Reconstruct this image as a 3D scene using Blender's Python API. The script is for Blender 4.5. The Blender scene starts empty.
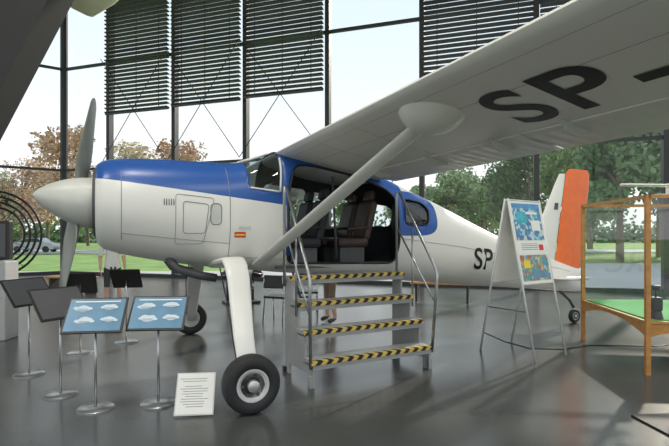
import bpy, math, random
from mathutils import Vector, Matrix
random.seed(7)
D=bpy.data; S=bpy.context.scene
S.view_settings.view_transform='Standard'
S.view_settings.exposure=0.08
COL=S.collection

# ---------------------------------------------------------------- materials
def newmat(name):
    m=D.materials.new(name); m.use_nodes=True
    nt=m.node_tree; b=nt.nodes['Principled BSDF']
    return m,nt,b
def mat(name,c,rough=.5,metal=0.,var=.06,scale=6.,bump=0.,bscale=40.,spec=None):
    m,nt,b=newmat(name)
    tc=nt.nodes.new('ShaderNodeTexCoord'); n=nt.nodes.new('ShaderNodeTexNoise')
    n.inputs['Scale'].default_value=scale; n.inputs['Detail'].default_value=4
    nt.links.new(tc.outputs['Object'],n.inputs['Vector'])
    r=nt.nodes.new('ShaderNodeValToRGB')
    r.color_ramp.elements[0].position=.3; r.color_ramp.elements[1].position=.7
    r.color_ramp.elements[0].color=[max(0,x*(1-var)) for x in c]+[1]
    r.color_ramp.elements[1].color=[min(1,x*(1+var)) for x in c]+[1]
    nt.links.new(n.outputs['Fac'],r.inputs['Fac']); nt.links.new(r.outputs['Color'],b.inputs['Base Color'])
    b.inputs['Roughness'].default_value=rough; b.inputs['Metallic'].default_value=metal
    if spec is not None: b.inputs['Specular IOR Level'].default_value=spec
    if bump:
        n2=nt.nodes.new('ShaderNodeTexNoise'); n2.inputs['Scale'].default_value=bscale
        nt.links.new(tc.outputs['Object'],n2.inputs['Vector'])
        bp=nt.nodes.new('ShaderNodeBump'); bp.inputs['Strength'].default_value=bump
        nt.links.new(n2.outputs['Fac'],bp.inputs['Height']); nt.links.new(bp.outputs['Normal'],b.inputs['Normal'])
    return m
def math_(nt,op,a,b=None):
    n=nt.nodes.new('ShaderNodeMath'); n.operation=op
    for i,v in enumerate((a,b)):
        if v is None: continue
        if isinstance(v,(int,float)): n.inputs[i].default_value=v
        else: nt.links.new(v,n.inputs[i])
    return n.outputs[0]
def glassmat(name,tint=(1,1,1),refl=.04,edge=.4):
    m=D.materials.new(name); m.use_nodes=True; nt=m.node_tree; nt.nodes.clear()
    o=nt.nodes.new('ShaderNodeOutputMaterial'); t=nt.nodes.new('ShaderNodeBsdfTransparent'); g=nt.nodes.new('ShaderNodeBsdfGlossy')
    t.inputs[0].default_value=(*tint,1); g.inputs['Roughness'].default_value=.02
    x=nt.nodes.new('ShaderNodeMixShader')
    lw=nt.nodes.new('ShaderNodeLayerWeight'); lw.inputs[0].default_value=.5
    k=math_(nt,'ADD',math_(nt,'MULTIPLY',math_(nt,'POWER',lw.outputs['Facing'],4.),edge),refl)
    nt.links.new(k,x.inputs[0]); nt.links.new(t.outputs[0],x.inputs[1]); nt.links.new(g.outputs[0],x.inputs[2])
    nt.links.new(x.outputs[0],o.inputs[0]); return m

M_white=mat('paint_white',(.80,.79,.76),.3,var=.03,scale=2)
M_wing=mat('paint_wing',(.82,.80,.75),.35,var=.03,scale=1.5)
M_dark=mat('cabin_dark',(.03,.03,.035),.7)
M_black=mat('black_satin',(.015,.015,.016),.4)
M_blackpaint=mat('letter_black',(.010,.010,.013),.4,spec=.3)
M_line=mat('panel_line',(.25,.25,.25),.6)
M_rubber=mat('rubber',(.02,.02,.022),.65,bump=.1)
M_steel=mat('brushed_steel',(.50,.51,.52),.28,.9,var=.05)
M_alu=mat('aluminium',(.62,.63,.63),.4,.8)
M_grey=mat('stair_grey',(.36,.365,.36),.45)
M_lgrey=mat('light_grey_powder',(.58,.585,.58),.45)
M_mgrey=mat('kiosk_grey',(.36,.37,.38),.45)
M_dgrey=mat('dark_grey',(.08,.08,.09),.5)
M_col=mat('column_dark',(.022,.022,.025),.6)
M_frame=mat('facade_steel',(.03,.032,.037),.5)
M_blind=mat('blind_slat',(.075,.078,.088),.5)
M_orange=mat('paint_orange',(.85,.16,.03),.4)
M_red=mat('red',(.65,.03,.03),.5); M_yellow=mat('yellow',(.85,.6,.03),.5)
M_leather=mat('leather_brown',(.06,.035,.028),.45,bump=.2)
M_seatblk=mat('seat_black',(.02,.02,.024),.6)
M_wood=mat('wood_frame',(.46,.22,.06),.4,var=.18,scale=14)
M_green=mat('felt_green',(.11,.42,.14),.9,bump=.2)
M_paper=mat('paper',(.80,.80,.77),.7,var=.02)
M_blueprint=mat('poster_blue',(.06,.24,.50),.4,var=.35,scale=7)
M_teal=mat('poster_teal',(.04,.38,.48),.4,var=.3,scale=9)
M_skyblue=mat('sky_panel_blue',(.10,.24,.38),.35,var=.2,scale=5)
M_cloud=mat('cloud_white',(.55,.65,.73),.5)
M_blade=mat('blade_grey',(.18,.19,.17),.35,.3)
M_glass=glassmat('clear_glass',(.93,.935,.93),.03,.3)
M_caseglass=glassmat('case_glass',(.95,.975,.965),.07,.18)
M_acglass=glassmat('cabin_glass',(.75,.82,.86),.10,.5)
M_skin=mat('skin',(.62,.38,.28),.55); M_shirt=mat('shirt_white',(.76,.76,.74),.8); M_short=mat('shorts_dark',(.05,.05,.06),.8)
M_shirt2=mat('shirt_blue',(.15,.2,.3),.8); M_short2=mat('trousers_khaki',(.20,.15,.10),.8)
M_hair=mat('hair_brown',(.07,.04,.025),.7); M_shoe=mat('shoe',(.05,.05,.05),.6)
BLUE=(.022,.095,.36)

def fuselage_paint():
    m,nt,b=newmat('fuselage_paint')
    tc=nt.nodes.new('ShaderNodeTexCoord'); sp=nt.nodes.new('ShaderNodeSeparateXYZ'); nt.links.new(tc.outputs['Object'],sp.inputs[0])
    x,z=sp.outputs[0],sp.outputs[2]
    line=math_(nt,'ADD',math_(nt,'MULTIPLY',x,-.12),2.055)
    m1=math_(nt,'MULTIPLY',math_(nt,'GREATER_THAN',z,line),math_(nt,'LESS_THAN',x,.80))
    px=math_(nt,'POWER',math_(nt,'ABSOLUTE',math_(nt,'DIVIDE',math_(nt,'SUBTRACT',x,2.60),.50)),4.)
    pz=math_(nt,'POWER',math_(nt,'ABSOLUTE',math_(nt,'DIVIDE',math_(nt,'SUBTRACT',z,1.90),.31)),4.)
    m2=math_(nt,'LESS_THAN',math_(nt,'ADD',px,pz),1.)
    m3=math_(nt,'MULTIPLY',math_(nt,'MULTIPLY',math_(nt,'GREATER_THAN',z,2.12),math_(nt,'GREATER_THAN',x,.7)),math_(nt,'LESS_THAN',x,2.5))
    k=math_(nt,'MAXIMUM',math_(nt,'MAXIMUM',m1,m2),m3)
    mx=nt.nodes.new('ShaderNodeMixRGB'); nt.links.new(k,mx.inputs[0])
    mx.inputs[1].default_value=(.78,.77,.74,1); mx.inputs[2].default_value=(*BLUE,1)
    nt.links.new(mx.outputs[0],b.inputs['Base Color']); b.inputs['Roughness'].default_value=.3
    n=nt.nodes.new('ShaderNodeTexNoise'); n.inputs['Scale'].default_value=3.5; nt.links.new(tc.outputs['Object'],n.inputs['Vector'])
    bp=nt.nodes.new('ShaderNodeBump'); bp.inputs['Strength'].default_value=.06; nt.links.new(n.outputs['Fac'],bp.inputs['Height']); nt.links.new(bp.outputs['Normal'],b.inputs['Normal'])
    return m
M_fus=fuselage_paint()
def hazard():
    m,nt,b=newmat('hazard_tape')
    tc=nt.nodes.new('ShaderNodeTexCoord'); sp=nt.nodes.new('ShaderNodeSeparateXYZ'); nt.links.new(tc.outputs['Object'],sp.inputs[0])
    f=math_(nt,'FRACT',math_(nt,'MULTIPLY',math_(nt,'ADD',math_(nt,'SUBTRACT',sp.outputs[0],sp.outputs[2]),math_(nt,'MULTIPLY',sp.outputs[1],1.)),8.))
    k=math_(nt,'GREATER_THAN',f,.5); mx=nt.nodes.new('ShaderNodeMixRGB'); nt.links.new(k,mx.inputs[0])
    mx.inputs[1].default_value=(.02,.02,.02,1); mx.inputs[2].default_value=(.70,.50,.12,1)
    nt.links.new(mx.outputs[0],b.inputs['Base Color']); b.inputs['Roughness'].default_value=.6; return m
M_haz=hazard()
def corrug():
    m,nt,b=newmat('control_surface_skin'); b.inputs['Base Color'].default_value=(.77,.75,.70,1); b.inputs['Roughness'].default_value=.4
    tc=nt.nodes.new('ShaderNodeTexCoord'); w=nt.nodes.new('ShaderNodeTexWave'); w.bands_direction='Y'; w.inputs['Scale'].default_value=2.2
    nt.links.new(tc.outputs['Object'],w.inputs['Vector']); bp=nt.nodes.new('ShaderNodeBump'); bp.inputs['Strength'].default_value=.3; bp.inputs['Distance'].default_value=.02
    nt.links.new(w.outputs['Fac'],bp.inputs['Height']); nt.links.new(bp.outputs['Normal'],b.inputs['Normal']); return m
M_corr=corrug()
def poster_mat(name,cols,scale):
    m,nt,b=newmat(name); tc=nt.nodes.new('ShaderNodeTexCoord'); v=nt.nodes.new('ShaderNodeTexVoronoi'); v.inputs['Scale'].default_value=scale
    nt.links.new(tc.outputs['Object'],v.inputs['Vector']); sp=nt.nodes.new('ShaderNodeSeparateColor'); nt.links.new(v.outputs['Color'],sp.inputs[0])
    r=nt.nodes.new('ShaderNodeValToRGB'); r.color_ramp.interpolation='CONSTANT'
    for i,c in enumerate(cols):
        if i<2: el=r.color_ramp.elements[i]; el.position=i/len(cols)
        else: el=r.color_ramp.elements.new(i/len(cols))
        el.color=(*c,1)
    nt.links.new(sp.outputs[0],r.inputs[0]); nt.links.new(r.outputs[0],b.inputs['Base Color']); b.inputs['Roughness'].default_value=.4; return m
M_illus=poster_mat('poster_illustration',[(.05,.25,.45),(.35,.55,.68),(.05,.35,.42),(.08,.16,.35),(.55,.60,.62),(.06,.28,.48)],22)
M_illus2=poster_mat('poster_illustration_warm',[(.45,.32,.12),(.06,.25,.42),(.5,.52,.5),(.10,.30,.20),(.40,.12,.08),(.06,.32,.40)],26)
def floor_mat():
    m,nt,b=newmat('polished_concrete')
    tc=nt.nodes.new('ShaderNodeTexCoord'); n=nt.nodes.new('ShaderNodeTexNoise'); n.inputs['Scale'].default_value=.5; n.inputs['Detail'].default_value=8
    nt.links.new(tc.outputs['Object'],n.inputs['Vector'])
    r=nt.nodes.new('ShaderNodeValToRGB'); r.color_ramp.elements[0].position=.3; r.color_ramp.elements[1].position=.7
    r.color_ramp.elements[0].color=(.050,.054,.053,1); r.color_ramp.elements[1].color=(.082,.086,.083,1)
    nt.links.new(n.outputs['Fac'],r.inputs[0]); nt.links.new(r.outputs[0],b.inputs['Base Color'])
    r2=nt.nodes.new('ShaderNodeMapRange'); r2.inputs['To Min'].default_value=.16; r2.inputs['To Max'].default_value=.30
    nt.links.new(n.outputs['Fac'],r2.inputs[0]); nt.links.new(r2.outputs[0],b.inputs['Roughness']); return m
M_floor=floor_mat()
M_ceil=mat('ceiling_plaster',(.5,.5,.49),.9)
M_grass=mat('grass',(.20,.32,.08),.95,var=.25,scale=.6,bump=.3)
M_road=mat('pavement',(.5,.49,.46),.9,scale=.3)
M_leafg=mat('leaf_green',(.25,.34,.14),.8,var=.35,scale=.7)
M_leafd=mat('leaf_dark_green',(.17,.26,.12),.8,var=.35,scale=.7)
M_leafa=mat('leaf_autumn',(.52,.34,.21),.8,var=.3,scale=.7)
M_bark=mat('bark',(.20,.15,.12),.9)

# ---------------------------------------------------------------- helpers
def empty(name,loc=(0,0,0),rz=0):
    o=D.objects.new(name,None); COL.objects.link(o); o.location=loc; o.rotation_euler=(0,0,rz); o.empty_display_size=.1; return o
def mk(name,v,f,m,parent=None,smooth=False):
    me=D.meshes.new(name); me.from_pydata([tuple(p) for p in v],[],f); me.update()
    o=D.objects.new(name,me); COL.objects.link(o)
    ms=m if isinstance(m,(list,tuple)) else [m]
    for a in ms: me.materials.append(a)
    if smooth:
        for p in me.polygons: p.use_smooth=True
    if parent: o.parent=parent
    return o
def box(name,c,s,m,parent=None,R=None,bev=0):
    x,y,z=[a/2 for a in s]; v=[Vector((i*x,j*y,k*z)) for i in(-1,1) for j in(-1,1) for k in(-1,1)]
    if R is not None: v=[R@p for p in v]
    v=[p+Vector(c) for p in v]
    o=mk(name,v,[(0,1,3,2),(4,6,7,5),(0,4,5,1),(2,3,7,6),(0,2,6,4),(1,5,7,3)],m,parent)
    if bev:
        b=o.modifiers.new('b','BEVEL'); b.width=bev; b.segments=2
    return o
def multibox(name,lst,m,parent=None):
    V=[];F=[]
    for it in lst:
        c,s=it[0],it[1]; R=it[2] if len(it)>2 else Matrix.Identity(3)
        n=len(V); x,y,z=[a/2 for a in s]
        V+=[R@Vector((i*x,j*y,k*z))+Vector(c) for i in(-1,1) for j in(-1,1) for k in(-1,1)]
        F+=[tuple(n+q for q in f) for f in [(0,1,3,2),(4,6,7,5),(0,4,5,1),(2,3,7,6),(0,2,6,4),(1,5,7,3)]]
    return mk(name,V,F,m,parent)
def frame_of(d):
    d=d.normalized(); u=Vector((0,0,1)) if abs(d.z)<.95 else Vector((1,0,0))
    a=d.cross(u).normalized(); b=a.cross(d).normalized(); return a,b
def tube(name,pts,r,m,parent=None,seg=12,closed=False):
    pts=[Vector(p) for p in pts]; V=[];F=[];n=len(pts)
    rr=r if isinstance(r,(list,tuple)) else [r]*n
    pa=None
    for i,p in enumerate(pts):
        if closed: d=pts[(i+1)%n]-pts[i-1]
        else: d=pts[min(i+1,n-1)]-pts[max(i-1,0)]
        d.normalize()
        if pa is None: a,b=frame_of(d)
        else:
            a=(pa-d*pa.dot(d)).normalized(); b=d.cross(a)*-1
        pa=a; b=a.cross(d)
        for k in range(seg):
            t=2*math.pi*k/seg; V.append(p+a*math.cos(t)*rr[i]+b*math.sin(t)*rr[i])
    for i in range(n if closed else n-1):
        j=(i+1)%n
        for k in range(seg):
            k2=(k+1)%seg; F.append((i*seg+k,i*seg+k2,j*seg+k2,j*seg+k))
    if not closed:
        F.append(tuple(reversed(range(seg)))); F.append(tuple(range((n-1)*seg,n*seg)))
    return mk(name,V,F,m,parent,True)
def lathe(name,prof,origin,axis,m,parent=None,seg=32):
    ax=Vector(axis).normalized(); a,b=frame_of(ax); o=Vector(origin); V=[];F=[]
    for (t,r) in prof:
        for k in range(seg):
            q=2*math.pi*k/seg; V.append(o+ax*t+a*math.cos(q)*r+b*math.sin(q)*r)
    for i in range(len(prof)-1):
        for k in range(seg):
            k2=(k+1)%seg; F.append((i*seg+k,i*seg+k2,(i+1)*seg+k2,(i+1)*seg+k))
    F.append(tuple(reversed(range(seg)))); F.append(tuple(range((len(prof)-1)*seg,len(prof)*seg)))
    ob=mk(name,V,F,m,parent,True)
    e=ob.modifiers.new('e','EDGE_SPLIT'); e.split_angle=math.radians(40)
    return ob
def prism(name,poly,to3,t0,t1,m,parent=None):
    n=len(poly); V=[to3(a,b,t0) for a,b in poly]+[to3(a,b,t1) for a,b in poly]
    F=[tuple(range(n)),tuple(reversed(range(n,2*n)))]+[(i,(i+1)%n,n+(i+1)%n,n+i) for i in range(n)]
    return mk(name,V,F,m,parent)
def fixn(o):
    import bmesh
    bm=bmesh.new(); bm.from_mesh(o.data); bmesh.ops.recalc_face_normals(bm,faces=bm.faces); bm.to_mesh(o.data); bm.free()
def bake(o):
    dg=bpy.context.evaluated_depsgraph_get(); dg.update()
    me=D.meshes.new_from_object(o.evaluated_get(dg)); o.modifiers.clear(); o.data=me

# ---------------------------------------------------------------- AIRPLANE
YAW=math.radians(24.66)
AC=empty('airplane',(-1.545,6.05,0),YAW)
ST=[(-1.32,1.66,2.30,.32,2),(-1.30,1.52,2.40,.44,2),(-1.22,1.44,2.455,.51,2.1),(-1.0,1.37,2.49,.56,2.2),(-.5,1.27,2.505,.585,2.3),(0,1.20,2.50,.60,2.5),
(.28,1.17,2.51,.61,2.8),(.5,1.15,2.59,.615,3),(.75,1.12,2.68,.62,3.2),(1.2,1.08,2.69,.63,3.4),(2.0,1.0,2.54,.62,3.2),(2.4,.96,2.40,.60,3),
(3.0,.90,2.19,.53,2.7),(3.3,.87,2.09,.49,2.6),(4.0,.80,1.82,.385,2.4),(4.67,.74,1.57,.29,2.3),(5.5,.66,1.30,.19,2.2),(6.2,.59,1.10,.11,2),(6.7,.56,.98,.05,2)]
def sect(s):
    if s<=ST[0][0]: return ST[0][1:]
    if s>=ST[-1][0]: return ST[-1][1:]
    for i in range(len(ST)-1):
        if ST[i][0]<=s<=ST[i+1][0]: break
    h=ST[i+1][0]-ST[i][0]; t=(s-ST[i][0])/h; out=[]
    for k in range(1,5):
        def sl(j):
            if j<=0 or j>=len(ST)-1: 
                j0=max(0,min(j,len(ST)-2)); return (ST[j0+1][k]-ST[j0][k])/(ST[j0+1][0]-ST[j0][0])
            a=(ST[j][k]-ST[j-1][k])/(ST[j][0]-ST[j-1][0]); b=(ST[j+1][k]-ST[j][k])/(ST[j+1][0]-ST[j][0])
            return 0 if a*b<=0 else 2*a*b/(a+b)
        m0,m1=sl(i),sl(i+1); p0,p1=ST[i][k],ST[i+1][k]
        out.append((2*t**3-3*t*t+1)*p0+(t**3-2*t*t+t)*h*m0+(-2*t**3+3*t*t)*p1+(t**3-t*t)*h*m1)
    return out
def surf_w(s,z):
    zb,zt,hw,n=sect(s); zc=(zb+zt)/2; h=(zt-zb)/2; q=min(1,abs((z-zc)/h)); return hw*(1-q**n)**(1/n)
NS=64
def ringv(s,off=0):
    zb,zt,hw,n=sect(s); zc=(zb+zt)/2; h=(zt-zb)/2-off; hw=hw-off; out=[]
    for k in range(NS):
        t=2*math.pi*(k+.5)/NS; c,si=math.cos(t),math.sin(t)
        out.append((s,math.copysign(abs(c)**(2/n),c)*hw,zc+math.copysign(abs(si)**(2/n),si)*h))
    return out
stn=[-1.32,-1.315,-1.30,-1.28,-1.25,-1.22,-1.16,-1.1]+[-1.0+.1*i for i in range(77)]+[6.7]
V=[];F=[]
for s in stn: V+=ringv(s)
n=len(stn)
for i in range(n-1):
    for k in range(NS):
        k2=(k+1)%NS; F.append((i*NS+k,(i+1)*NS+k,(i+1)*NS+k2,i*NS+k2))
F.append(tuple(range(NS))); F.append(tuple(reversed(range((n-1)*NS,n*NS))))
fus=mk('fuselage',V,F,[M_fus,M_dark],AC,True); fixn(fus)
so=fus.modifiers.new('s','SOLIDIFY'); so.thickness=.03; so.offset=-1; so.material_offset=1
bake(fus)
XZ=lambda a,b,t:(a,t,b)
def roundpoly(P,r=.06,k=5):
    out=[];n=len(P)
    for i in range(n):
        p=Vector(P[i]);a=Vector(P[i-1]);b=Vector(P[(i+1)%n])
        d1=(a-p);d2=(b-p);q=min(r,d1.length*.45,d2.length*.45)
        A=p+d1.normalized()*q;B=p+d2.normalized()*q
        for j in range(k+1):
            t=j/k; out.append(tuple(A*(1-t)**2+p*2*t*(1-t)+B*t*t))
    return out
DOOR=roundpoly([(.82,1.25),(2.33,1.22),(2.40,1.5),(2.36,2.08),(2.2,2.22),(1.7,2.37),(1.1,2.47),(.90,2.46),(.80,2.1)],.10)
RW=roundpoly([(2.50,1.74),(2.92,1.74),(2.96,1.96),(2.84,2.06),(2.50,2.10)],.07)
WS=roundpoly([(.34,2.16),(.70,2.12),(.74,2.8),(.30,2.8)],.04)
FW1=roundpoly([(.85,1.72),(1.50,1.70),(1.50,2.28),(.85,2.34)],.08)
FW2=roundpoly([(1.60,1.70),(2.28,1.68),(2.28,2.12),(1.60,2.26)],.08)
cuts=[(DOOR,-1.2,-.25),(RW,-1.2,-.2),(RW,.2,1.2),(WS,-1.2,1.2),(FW1,.25,1.2),(FW2,.25,1.2)]
for P,t0,t1 in cuts:
    c=prism('cut',P,XZ,t0,t1,M_dark,AC); fixn(c)
    b=fus.modifiers.new('b','BOOLEAN'); b.operation='DIFFERENCE'; b.solver='EXACT'; b.object=c
    bake(fus); D.objects.remove(c)
def inpoly(x,y,P):
    r=False;j=len(P)-1
    for i in range(len(P)):
        if (P[i][1]>y)!=(P[j][1]>y) and x<(P[j][0]-P[i][0])*(y-P[i][1])/(P[j][1]-P[i][1])+P[i][0]: r=not r
        j=i
    return r
def grow(P,g=.03):
    cx=sum(p[0] for p in P)/len(P); cy=sum(p[1] for p in P)/len(P)
    return [(x+math.copysign(g,x-cx),y+math.copysign(g,y-cy)) for x,y in P]
V=[];F=[];gs=[.2+.02*i for i in range(140)]
for s in gs: V+=ringv(s,.014)
GP=[(grow(RW),0),(grow(WS),0),(grow(FW1),1),(grow(FW2),1)]
for i in range(len(gs)-1):
    for k in range(NS):
        k2=(k+1)%NS; f=(i*NS+k,(i+1)*NS+k,(i+1)*NS+k2,i*NS+k2)
        c=[sum(V[q][a] for q in f)/4 for a in range(3)]
        for P,side in GP:
            if inpoly(c[0],c[2],P) and (side==0 or c[1]>0): F.append(f); break
gl=mk('glazing',V,F,M_acglass,AC,True)
def surfline(name,P,r=.005,m=M_line,closed=True,off=.002,side=-1):
    pts=[]
    n=len(P)
    for i in range(n if closed else n-1):
        a=P[i];b=P[(i+1)%n]; L=math.hypot(b[0]-a[0],b[1]-a[1]); k=max(1,int(L/.06))
        for j in range(k):
            t=j/k; x=a[0]+(b[0]-a[0])*t; z=a[1]+(b[1]-a[1])*t; pts.append((x,side*(surf_w(x,z)+off),z))
    if not closed: x,z=P[-1]; pts.append((x,side*(surf_w(x,z)+off),z))
    return tube(name,pts,r,m,AC,6,closed)
surfline('door_seal',DOOR,.014,M_black)
surfline('rear_window_seal',RW,.009,M_black)
surfline('windshield_frame',[(.34,2.16),(.70,2.12)],.012,M_white,closed=False)
surfline('windshield_post',[(.70,2.12),(.72,2.35),(.73,2.55)],.014,M_white,closed=False)
surfline('cowl_hatch',roundpoly([(-.42,1.62),(-.18,1.62),(-.14,1.95),(-.42,1.98)],.04),.004)
surfline('cowl_big_panel',roundpoly([(-.50,1.50),(-.20,1.50),(-.08,2.02),(-.50,2.06)],.04),.003)
surfline('oval_hatch',roundpoly([(-.12,1.72),(.0,1.72),(.0,1.96),(-.12,1.96)],.05),.006)
surfline('cowl_rear_seam',[(.10,1.3),(.10,1.6),(.10,2.0),(.08,2.4)],.004,closed=False)
surfline('cowl_front_seam',[(-1.05,1.55),(-1.05,1.9),(-1.05,2.3)],.003,closed=False)
surfline('cowl_mid_seam',[(-1.05,1.62),(-.5,1.56),(.1,1.5)],.003,closed=False)
surfline('body_seam',[(2.45,1.55),(3.6,1.42),(5,1.2),(6.3,.95)],.003,closed=False)
surfline('body_seam_low',[(.1,1.35),(.8,1.3)],.003,closed=False)
for i in range(5):
    x=-.62+.025*i; surfline('louver_%d'%i,[(x,1.93),(x,2.0)],.005,M_dgrey,closed=False)
def patch(name,s0,s1,z0,z1,m,off=.004):
    V=[];F=[]
    for i in range(5):
        for j in range(5):
            x=s0+(s1-s0)*i/4;z=z0+(z1-z0)*j/4; V.append((x,-(surf_w(x,z)+off),z))
    for i in range(4):
        for j in range(4): a=i*5+j; F.append((a,a+1,a+6,a+5))
    mk(name,V,F,m,AC,True)
patch('sticker_red',.10+.05,.28,1.57,1.635,M_red); patch('sticker_yellow',.16,.27,1.59,1.612,M_yellow,.006)
patch('cowl_placard',.2,.34,1.66,1.70,M_lgrey)
patch('oval_hatch_panel',-.115,-.005,1.73,1.95,M_lgrey,.003)
box('cabin_floor',(1.55,0,1.20),(1.7,.98,.04),M_dgrey,AC)
box('instrument_panel',(.52,0,2.0),(.08,1.0,.32),M_black,AC,bev=.02)
box('rear_bulkhead',(2.9,0,1.6),(.04,.8,1.0),M_dark,AC)
def seat(nm,s,w,m):
    y=-w
    box(nm+'_cushion',(s,y,1.50),(.46,.42,.13),m,AC,bev=.05)
    R=Matrix.Rotation(math.radians(14),3,'Y')
    box(nm+'_back',(s+.26,y,1.80),(.11,.42,.55),m,AC,R,bev=.045)
    box(nm+'_headrest',(s+.34,y,2.14),(.09,.24,.15),m,AC,R,bev=.04)
    box(nm+'_base',(s,y,1.33),(.36,.3,.22),M_dgrey,AC)
    tube(nm+'_arm',[(s-.1,y-.22,1.68),(s+.2,y-.22,1.70)],.022,m,AC)
seat('pilot_seat',1.08,.27,M_seatblk); seat('copilot_seat',1.08,-.27,M_seatblk)
seat('rear_seat_near',1.78,.25,M_leather); seat('rear_seat_far',1.78,-.27,M_leather)
tube('control_stick',[(.72,-.25,1.25),(.78,-.25,1.6),(.76,-.25,1.75)],.014,M_black,AC)
tube('cabin_tube',[(1.5,-.5,1.3),(1.44,-.5,2.35)],.016,M_dgrey,AC)
tube('pillar_front',[(.80,-.60,1.35),(.79,-.605,2.0),(.86,-.56,2.42)],.022,mat('frame_blue',BLUE,.35),AC)
tube('windshield_bar',[(.32,0,2.53),(.72,0,2.67)],.015,M_white,AC)
PITCH=math.radians(8)
ax=Vector((-math.cos(PITCH),0,math.sin(PITCH)))
HUB=Vector((-1.50,0,1.985))
lathe('intake_ring',[(-.02,.40),(.015,.38),(.02,.30)],(-1.32,0,1.97),(-1,0,0),M_dgrey,AC)
prof=[(-.20,.275),(-.18,.285)]
for i in range(1,13):
    t=i/12; prof.append((-.18+.62*t,.285*math.cos(t*math.pi/2)**.72+.002))
lathe('spinner',prof,HUB,ax,mat('spinner_white',(.60,.60,.57),.35),AC,40)
def blade(nm,ang):
    up=Vector((math.sin(PITCH),0,math.cos(PITCH))); side=Vector((0,1,0))
    d=(up*math.cos(ang)+side*math.sin(ang)).normalized(); tn=d.cross(ax).normalized()
    L=[(.15,.05,.045,60),(.27,.075,.04,52),(.42,.11,.03,40),(.62,.13,.022,30),(.85,.125,.016,23),(1.02,.115,.012,19),(1.16,.10,.01,17),(1.22,.065,.007,16),(1.245,.02,.004,16)]
    V=[];F=[];K=16
    for r,hc,ht,tw in L:
        a=math.radians(tw); cd=tn*math.cos(a)+ax*math.sin(a); td=cd.cross(d)
        for k in range(K):
            q=2*math.pi*k/K; V.append(HUB+d*r+cd*math.cos(q)*hc+td*math.sin(q)*ht)
    for i in range(len(L)-1):
        for k in range(K):
            k2=(k+1)%K; F.append((i*K+k,i*K+k2,(i+1)*K+k2,(i+1)*K+k))
    F.append(tuple(range((len(L)-1)*K,len(L)*K)))
    o=mk(nm,V,F,M_blade,AC,True); fixn(o)
blade('propeller_blade_1',math.radians(8)); blade('propeller_blade_2',math.radians(188))
def zl(s): return 2.60-.204*(s-.727)
AF=[(0,0,0),(.012,.018,-.014),(.04,.036,-.022),(.1,.056,-.030),(.2,.074,-.034),(.35,.082,-.036),(.55,.072,-.034),(.75,.048,-.026),(.9,.024,-.014),(1,.004,-.003)]
CH=1.42
def airfoil(s0,c,scale=1.):
    up=[(s0+x*c,zl(s0+x*c)+u*c*scale+.03) for x,u,l in AF]; lo=[(s0+x*c,zl(s0+x*c)+l*c*scale+.03) for x,u,l in reversed(AF[1:])]
    return up+lo
def under(s):
    x=max(0,min(1,(s-.727)/CH))
    for i in range(len(AF)-1):
        if AF[i][0]<=x<=AF[i+1][0]:
            t=(x-AF[i][0])/(AF[i+1][0]-AF[i][0]); return zl(s)+(AF[i][2]*(1-t)+AF[i+1][2]*t)*CH+.03
V=[];F=[]
spans=[(-6.5,.7),(-6.42,.9),(-6.2,1)]+[(-5+1*i,1) for i in range(11)]+[(6.2,1),(6.42,.9),(6.5,.7)]
for w,k in spans:
    V+=[(a,-w,b) for a,b in airfoil(.727+(1-k)*.25*CH,CH*k,k)]
K=len(AF)*2-1
for i in range(len(spans)-1):
    for k in range(K):
        k2=(k+1)%K; F.append((i*K+k,i*K+k2,(i+1)*K+k2,(i+1)*K+k))
F.append(tuple(range(K))); F.append(tuple(range((len(spans)-1)*K,len(spans)*K)))
wing=mk('wing',V,F,M_wing,AC,True); fixn(wing)
e=wing.modifiers.new('e','EDGE_SPLIT'); e.split_angle=math.radians(50)
def under_line(nm,pts,r=.004,m=M_line):
    P=[]
    for i in range(len(pts)-1):
        a,b=pts[i],pts[i+1]
        for j in range(12):
            t=j/12; s=a[0]+(b[0]-a[0])*t; w=a[1]+(b[1]-a[1])*t; P.append((s,-w,under(s)-.000))
    P.append((pts[-1][0],-pts[-1][1],under(pts[-1][0]))); tube(nm,P,r,m,AC,6)
for sg,tag in((1,'near'),(-1,'far')):
    for nm,w0,w1 in(('flap',.75,3.35),('aileron',3.40,6.15)):
        prof2=[(1.74,-.062),(1.80,-.070),(1.95,-.062),(2.10,-.046),(2.235,-.032),(2.235,-.026),(2.10,-.02),(1.95,-.02),(1.80,-.025),(1.74,-.04)]
        V=[]
        for w in(w0,w1): V+=[(a,-sg*w,zl(a)+b+.045) for a,b in prof2]
        q=len(prof2); F=[(i,(i+1)%q,q+(i+1)%q,q+i) for i in range(q)]+[tuple(range(q)),tuple(range(q,2*q))]
        o=mk(nm+'_'+tag,V,F,M_corr,AC); fixn(o)
    for i,w in enumerate((1.1,2.2,3.1,3.8,4.7,5.7)):
        o=prism('hinge_%s_%d'%(tag,i),[(1.66,0),(1.95,0),(1.95,-.02),(1.80,-.075),(1.72,-.06)],lambda a,b,t:(a,t,zl(a)-.02+b),-sg*w-.010,-sg*w+.010,M_lgrey,AC)
under_line('wing_spar_line',[(1.12,.7),(1.12,6.3)],.0018); under_line('wing_le_line',[(.86,.7),(.86,6.3)],.0015)
for i,w in enumerate((1.5,2.3,5.3)): under_line('wing_rib_line_%d'%i,[(.80,w),(1.72,w)],.0015)
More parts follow.
